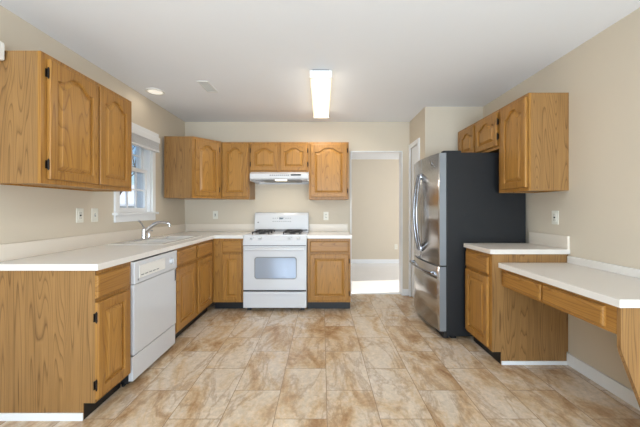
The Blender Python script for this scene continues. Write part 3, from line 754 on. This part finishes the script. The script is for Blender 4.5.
def can(label, x, y):
    r = thing('recessed_light', label, 'light', (x, y, HC))
    bm = bmesh.new(); n = 32; prof = [(.068, .0), (.072, -.008), (.093, -.007), (.096, 0)]
    rs = [[bm.verts.new((a*math.cos(2*PI*k/n), a*math.sin(2*PI*k/n), z)) for k in range(n)] for a, z in prof]
    for p, q_ in zip(rs, rs[1:]):
        for k in range(n): bm.faces.new((p[k], p[(k+1) % n], q_[(k+1) % n], q_[k]))
    obj('trim_ring', bm, PLAS, r, smooth=True)
    bm = bmesh.new(); cyl(bm, (0, 0, -.004), (0, 0, -.0005), .07, n=32); obj('lamp_face', bm, CANL, r)
    o = light('can_lamp_light', 'AREA', (0, 0, -.012), (0, 0, 0), 0.5, (1, .93, .82), .12); o.data.shape = 'DISK'; o.parent = r
can('small round recessed ceiling light above the sink', -1.77, D(94.3))
vt = thing('ceiling_vent', 'small slatted ceiling register left of the fluorescent light', 'vent', (-1.165, D(98), HC))
obj('register_frame', boxes((-.055, .055, -.14, -.12, -.007, 0, .002), (-.055, .055, .12, .14, -.007, 0, .002), (-.055, -.045, -.12, .12, -.007, 0), (.045, .055, -.12, .12, -.007, 0)), PLAS, vt)
obj('register_back', boxes((-.045, .045, -.12, .12, -.002, 0)), PLAS, vt)
for i in range(6):
    o = obj('louver', boxes((-.044, .044, -.012, .012, -.0005, .0005)), PLAS, vt, (0, -.1+i*.04, -.0065)); o.rotation_euler = (.35, 0, 0)

va = thing('window_valance', 'end of a white blind valance on the left wall before the upper cabinet', 'valance', (LW, 1.2, 2.094))
obj('valance_box', boxes((0, .135, 0, .535, 0, .104, .012, 3)), PLAS, va)
obj('mounting_strip', boxes((0, .02, .004, .531, -.012, .0)), PLAS, va)

# ------------------------------------------------------------------ outdoors seen through the window
g = struct('ground', boxes((-60, 60, -40, 60, -.9, -.6)), GRASS, 'pale winter ground outside')
hs = thing('neighbouring_house', 'distant house with snow-covered gable roof seen through the window', 'house', (-17.5, 24, -.6), .35)
obj('house_walls', boxes((-4, 4, -3, 3, 0, 2.2)), SIDING, hs)
bm = bmesh.new(); prism(bm, [(-3.4, 2.2), (0, 3.8), (3.4, 2.2), (3.4, 2.05), (-3.4, 2.05)], -4.3, 4.3, 'x'); obj('roof', bm, SNOW, hs)
obj('house_window', boxes((-2.6, -1.7, -3.03, -2.98, .7, 1.7), (.2, 1.1, -3.03, -2.98, .7, 1.7), (3.98, 4.03, -1.2, -.2, .7, 1.7)), DKG, hs)
def tree(label, loc, h, seed, name='bare_tree'):
    rnd = random.Random(seed); bm = bmesh.new()
    def br(p, d, l, r, dep):
        e = p+d*l; tube(bm, [p, p+d*l*.5+Vector((rnd.uniform(-.05, .05)*l, rnd.uniform(-.05, .05)*l, 0)), e], [r, r*.85, r*.7], 5)
        if dep == 0: return
        for k in range(3):
            nd = (d+Vector((rnd.uniform(-.8, .8), rnd.uniform(-.8, .8), rnd.uniform(-.1, .6)))).normalized()
            br(p+d*l*rnd.uniform(.55, 1), nd, l*rnd.uniform(.55, .75), r*.55, dep-1)
    br(Vector((0, 0, 0)), Vector((0, 0, 1)), h*.4, h*.016, 4)
    o = obj(name, bm, BARK, None, loc); return tag(o, label, 'tree', 'trees outside the window')
tree('bare branching tree outside the window, nearer one', (-9.0, 15.6, -.6), 7.0, 3)
tree('bare branching tree outside the window, farther one', (-14.2, 20.5, -.6), 7.5, 8)
ev = thing('evergreen_tree', 'dark evergreen tree low outside the window', 'tree', (-8.9, 12.2, -.6), 0, 'trees outside the window')
bm = bmesh.new(); rnd = random.Random(2)
for i in range(700):
    u = rnd.random(); z = .4+1.9*u; rr = (1-u)*.9*math.sqrt(rnd.random()); a = rnd.random()*2*PI
    c = Vector((rr*math.cos(a), rr*math.sin(a), z)); d = Vector((math.cos(a), math.sin(a), -.3))*.22; s_ = Vector((-math.sin(a), math.cos(a), .2))*.05
    bm.faces.new([bm.verts.new(c-s_), bm.verts.new(c+s_), bm.verts.new(c+d)])
obj('foliage', bm, NEED, ev)
bm = bmesh.new(); cyl(bm, (0, 0, 0), (0, 0, 2.1), .09, .02, 10); obj('trunk', bm, BARK, ev)
